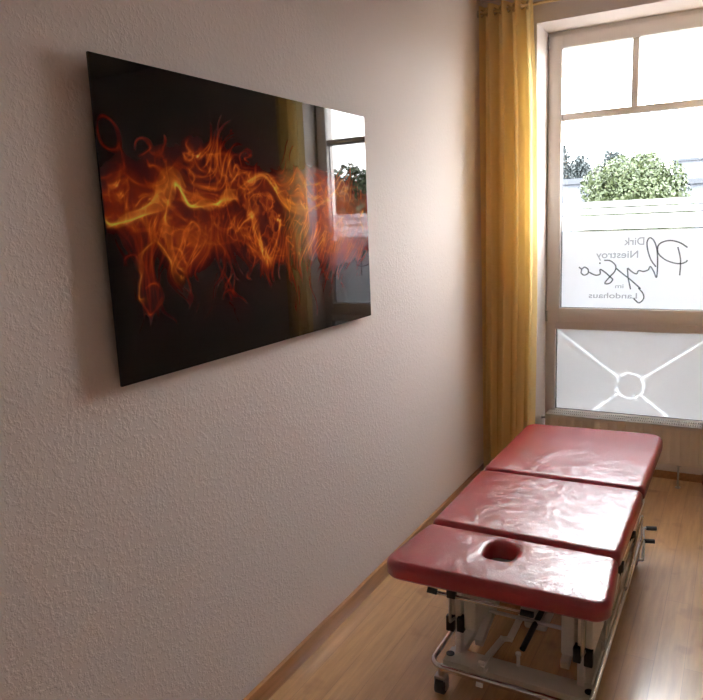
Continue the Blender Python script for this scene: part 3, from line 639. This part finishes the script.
def tree(x, y, w, zt, zc, label, mt, nleaf, leaf, seed, group=None):
    r = np.random.default_rng(seed); T = thing('tree', (x, y, GZ), label, 'tree', group)
    m = MB(); m.tube([(x, y, GZ), (x + .1, y, GZ + (zc - GZ) * .5), (x, y, zc)], .2, 10, radii=[w * .06, w * .045, w * .02])
    for k in range(7):
        a = k * 2.4; m.tube([(x, y, zc - (zc - GZ) * (.35 - .04 * k)), (x + math.cos(a) * w * .3, y + math.sin(a) * w * .3, zc + w * .1 * (k % 3))], .05, 6, radii=[w * .02, w * .006])
    m.build('trunk', M_bark, T)
    nb = 80; C_ = []
    for k in range(nb):
        th = k * 2.39996 + r.uniform(-.3, .3); ph = -.6 + 1.6 * (k + .5) / nb; rad = r.uniform(.55, .86)
        C_.append((math.cos(th) * math.sqrt(max(0, 1 - ph * ph * .85)) * rad, math.sin(th) * math.sqrt(max(0, 1 - ph * ph * .85)) * rad, ph * rad, r.uniform(.20, .34)))
    C_ = np.array(C_); hz = zt - zc; k = r.integers(0, nb, nleaf); d = r.standard_normal((nleaf, 3)); d /= np.linalg.norm(d, axis=1)[:, None]
    p = C_[k, :3] + d * C_[k, 3:4] * r.uniform(.75, 1.05, (nleaf, 1))
    p = p / 1.08; p = p * np.array([w / 2, w / 2, hz]) + np.array([x, y, zc])
    a = r.standard_normal((nleaf, 3)); a /= np.linalg.norm(a, axis=1)[:, None]; dd = d + .7 * r.standard_normal((nleaf, 3)); b = np.cross(a, dd); b /= np.linalg.norm(b, axis=1)[:, None]; a = np.cross(b, dd); a /= np.linalg.norm(a, axis=1)[:, None]
    s = leaf * r.uniform(.6, 1.3, (nleaf, 1)); q = np.stack([p - a * s, p - b * s * .6, p + a * s, p + b * s * .6], 1).reshape(-1, 3) - np.array(T.location)
    me = bpy.data.meshes.new('foliage'); me.from_pydata(q.tolist(), [], np.arange(nleaf * 4).reshape(-1, 4).tolist()); me.materials.append(mt)
    o = bpy.data.objects.new('foliage', me); COL.objects.link(o); o.parent = T; return T
tree(-3.79, 30, 4.75, 4.0, 1.35, 'round leafy green tree in the middle of the window view', M_leaf, 42000, .072, 1)
tree(10.2, 24, 6.4, 4.0, 1.0, 'large leafy tree reflected at the right end of the fire picture', M_leaf, 18000, .13, 2)
tree(-13.4, 60, 2.7, 8.2, 3.4, 'tall narrow haze-greyed green tree at the left edge of the window view', M_leafd, 6000, .14, 3, 'distant trees')
tree(-12.9, 66, 2.2, 7.4, 3.6, 'shorter distant tree just right of the tall one at the left of the view', M_leafd, 4000, .14, 4, 'distant trees')
tree(-13.5, 88, 3.4, 9.4, 6.0, 'small distant tree poking above the rooftops behind the green tree', M_leafd, 4000, .18, 5, 'distant trees')
def building(nm, x0, x1, y0, y1, z1, label, wall, floors, cols, pitched=0, wz=(GZ + 1, None), ww=.5):
    T = thing('building', ((x0 + x1) / 2, y0, GZ), label, 'building')
    m = MB(); m.box((x0, y0, GZ), (x1, y1, z1)); m.build('walls', wall, T, smooth=False)
    m = MB()
    if pitched:
        v = [m.bm.verts.new(p) for p in ((x0 - .3, y0 - .3, z1), (x1 + .3, y0 - .3, z1), (x1 + .3, y1 + .3, z1), (x0 - .3, y1 + .3, z1), (x0 - .3, (y0 + y1) / 2, z1 + pitched), (x1 + .3, (y0 + y1) / 2, z1 + pitched))]
        for f in ((0, 1, 5, 4), (3, 2, 5, 4), (0, 3, 4), (1, 2, 5), (0, 1, 2, 3)): m.bm.faces.new([v[i] for i in f])
    else: m.box((x0 - .2, y0 - .25, z1), (x1 + .2, y1 + .2, z1 + .3))
    m.build('roof', M_roof, T, smooth=False)
    dz = (z1 - GZ) / floors; dx = (x1 - x0) / cols
    for f in range(floors):
        for c in range(cols):
            a = x0 + dx * (c + .5 - ww / 2); b = x0 + dx * (c + .5 + ww / 2)
            m = MB(); m.box((a, y0 - .04, GZ + dz * (f + .22)), (b, y0 + .02, GZ + dz * (f + .88))); m.build('window', M_pane, T, smooth=False)
    return T
building('a', -12.4, -7.5, 41, 50, 3.25, 'white flat-roofed building with tall windows left of the green tree', M_pale, 1, 13, ww=.42)
building('b', -27, -16, 92, 104, 7.0, 'distant grey terrace with pitched roof above the white building', M_redr, 3, 9, pitched=1.3)
building('c', -15.2, -10.0, 98, 106, 7.9, 'distant pinkish house behind the top of the green tree', M_redr, 3, 5, pitched=1.3)
building('d', -7.1, 4, 88, 100, 7.0, 'distant pale blue-grey building right of the green tree', M_pale, 3, 7, pitched=0)
building('e', -2.85, 3.0, 47, 55, 3.1, 'low white outbuilding right of the green tree', M_pale, 1, 4, ww=.3)

# ------------------------------------------------------------------ light
wd = bpy.data.worlds.new('hazy_sky'); SC.world = wd; wd.use_nodes = True; t = wd.node_tree
bg = t.nodes['Background']; bg.inputs['Strength'].default_value = SKY
tc = t.nodes.new('ShaderNodeTexCoord'); sx = t.nodes.new('ShaderNodeSeparateXYZ'); rp = t.nodes.new('ShaderNodeValToRGB')
t.links.new(tc.outputs['Generated'], sx.inputs[0]); t.links.new(sx.outputs['Z'], rp.inputs['Fac'])
e = rp.color_ramp.elements; e[0].position = 0; e[0].color = (1, .99, .98, 1); e[1].position = .7; e[1].color = (.90, .94, 1.0, 1)
t.links.new(rp.outputs['Color'], bg.inputs['Color'])
sun = bpy.data.lights.new('sun', 'SUN'); sun.energy = SUN; sun.angle = math.radians(2); sun.color = (1, .95, .88)
so = bpy.data.objects.new('sun', sun); COL.objects.link(so); so.rotation_euler = Vector((-.35, .5, -.85)).to_track_quat('-Z', 'Y').to_euler()
vs = SC.view_settings; vs.view_transform = 'Standard'; vs.look = 'None'; vs.exposure = EXPO; vs.gamma = 1; vs.use_curve_mapping = False
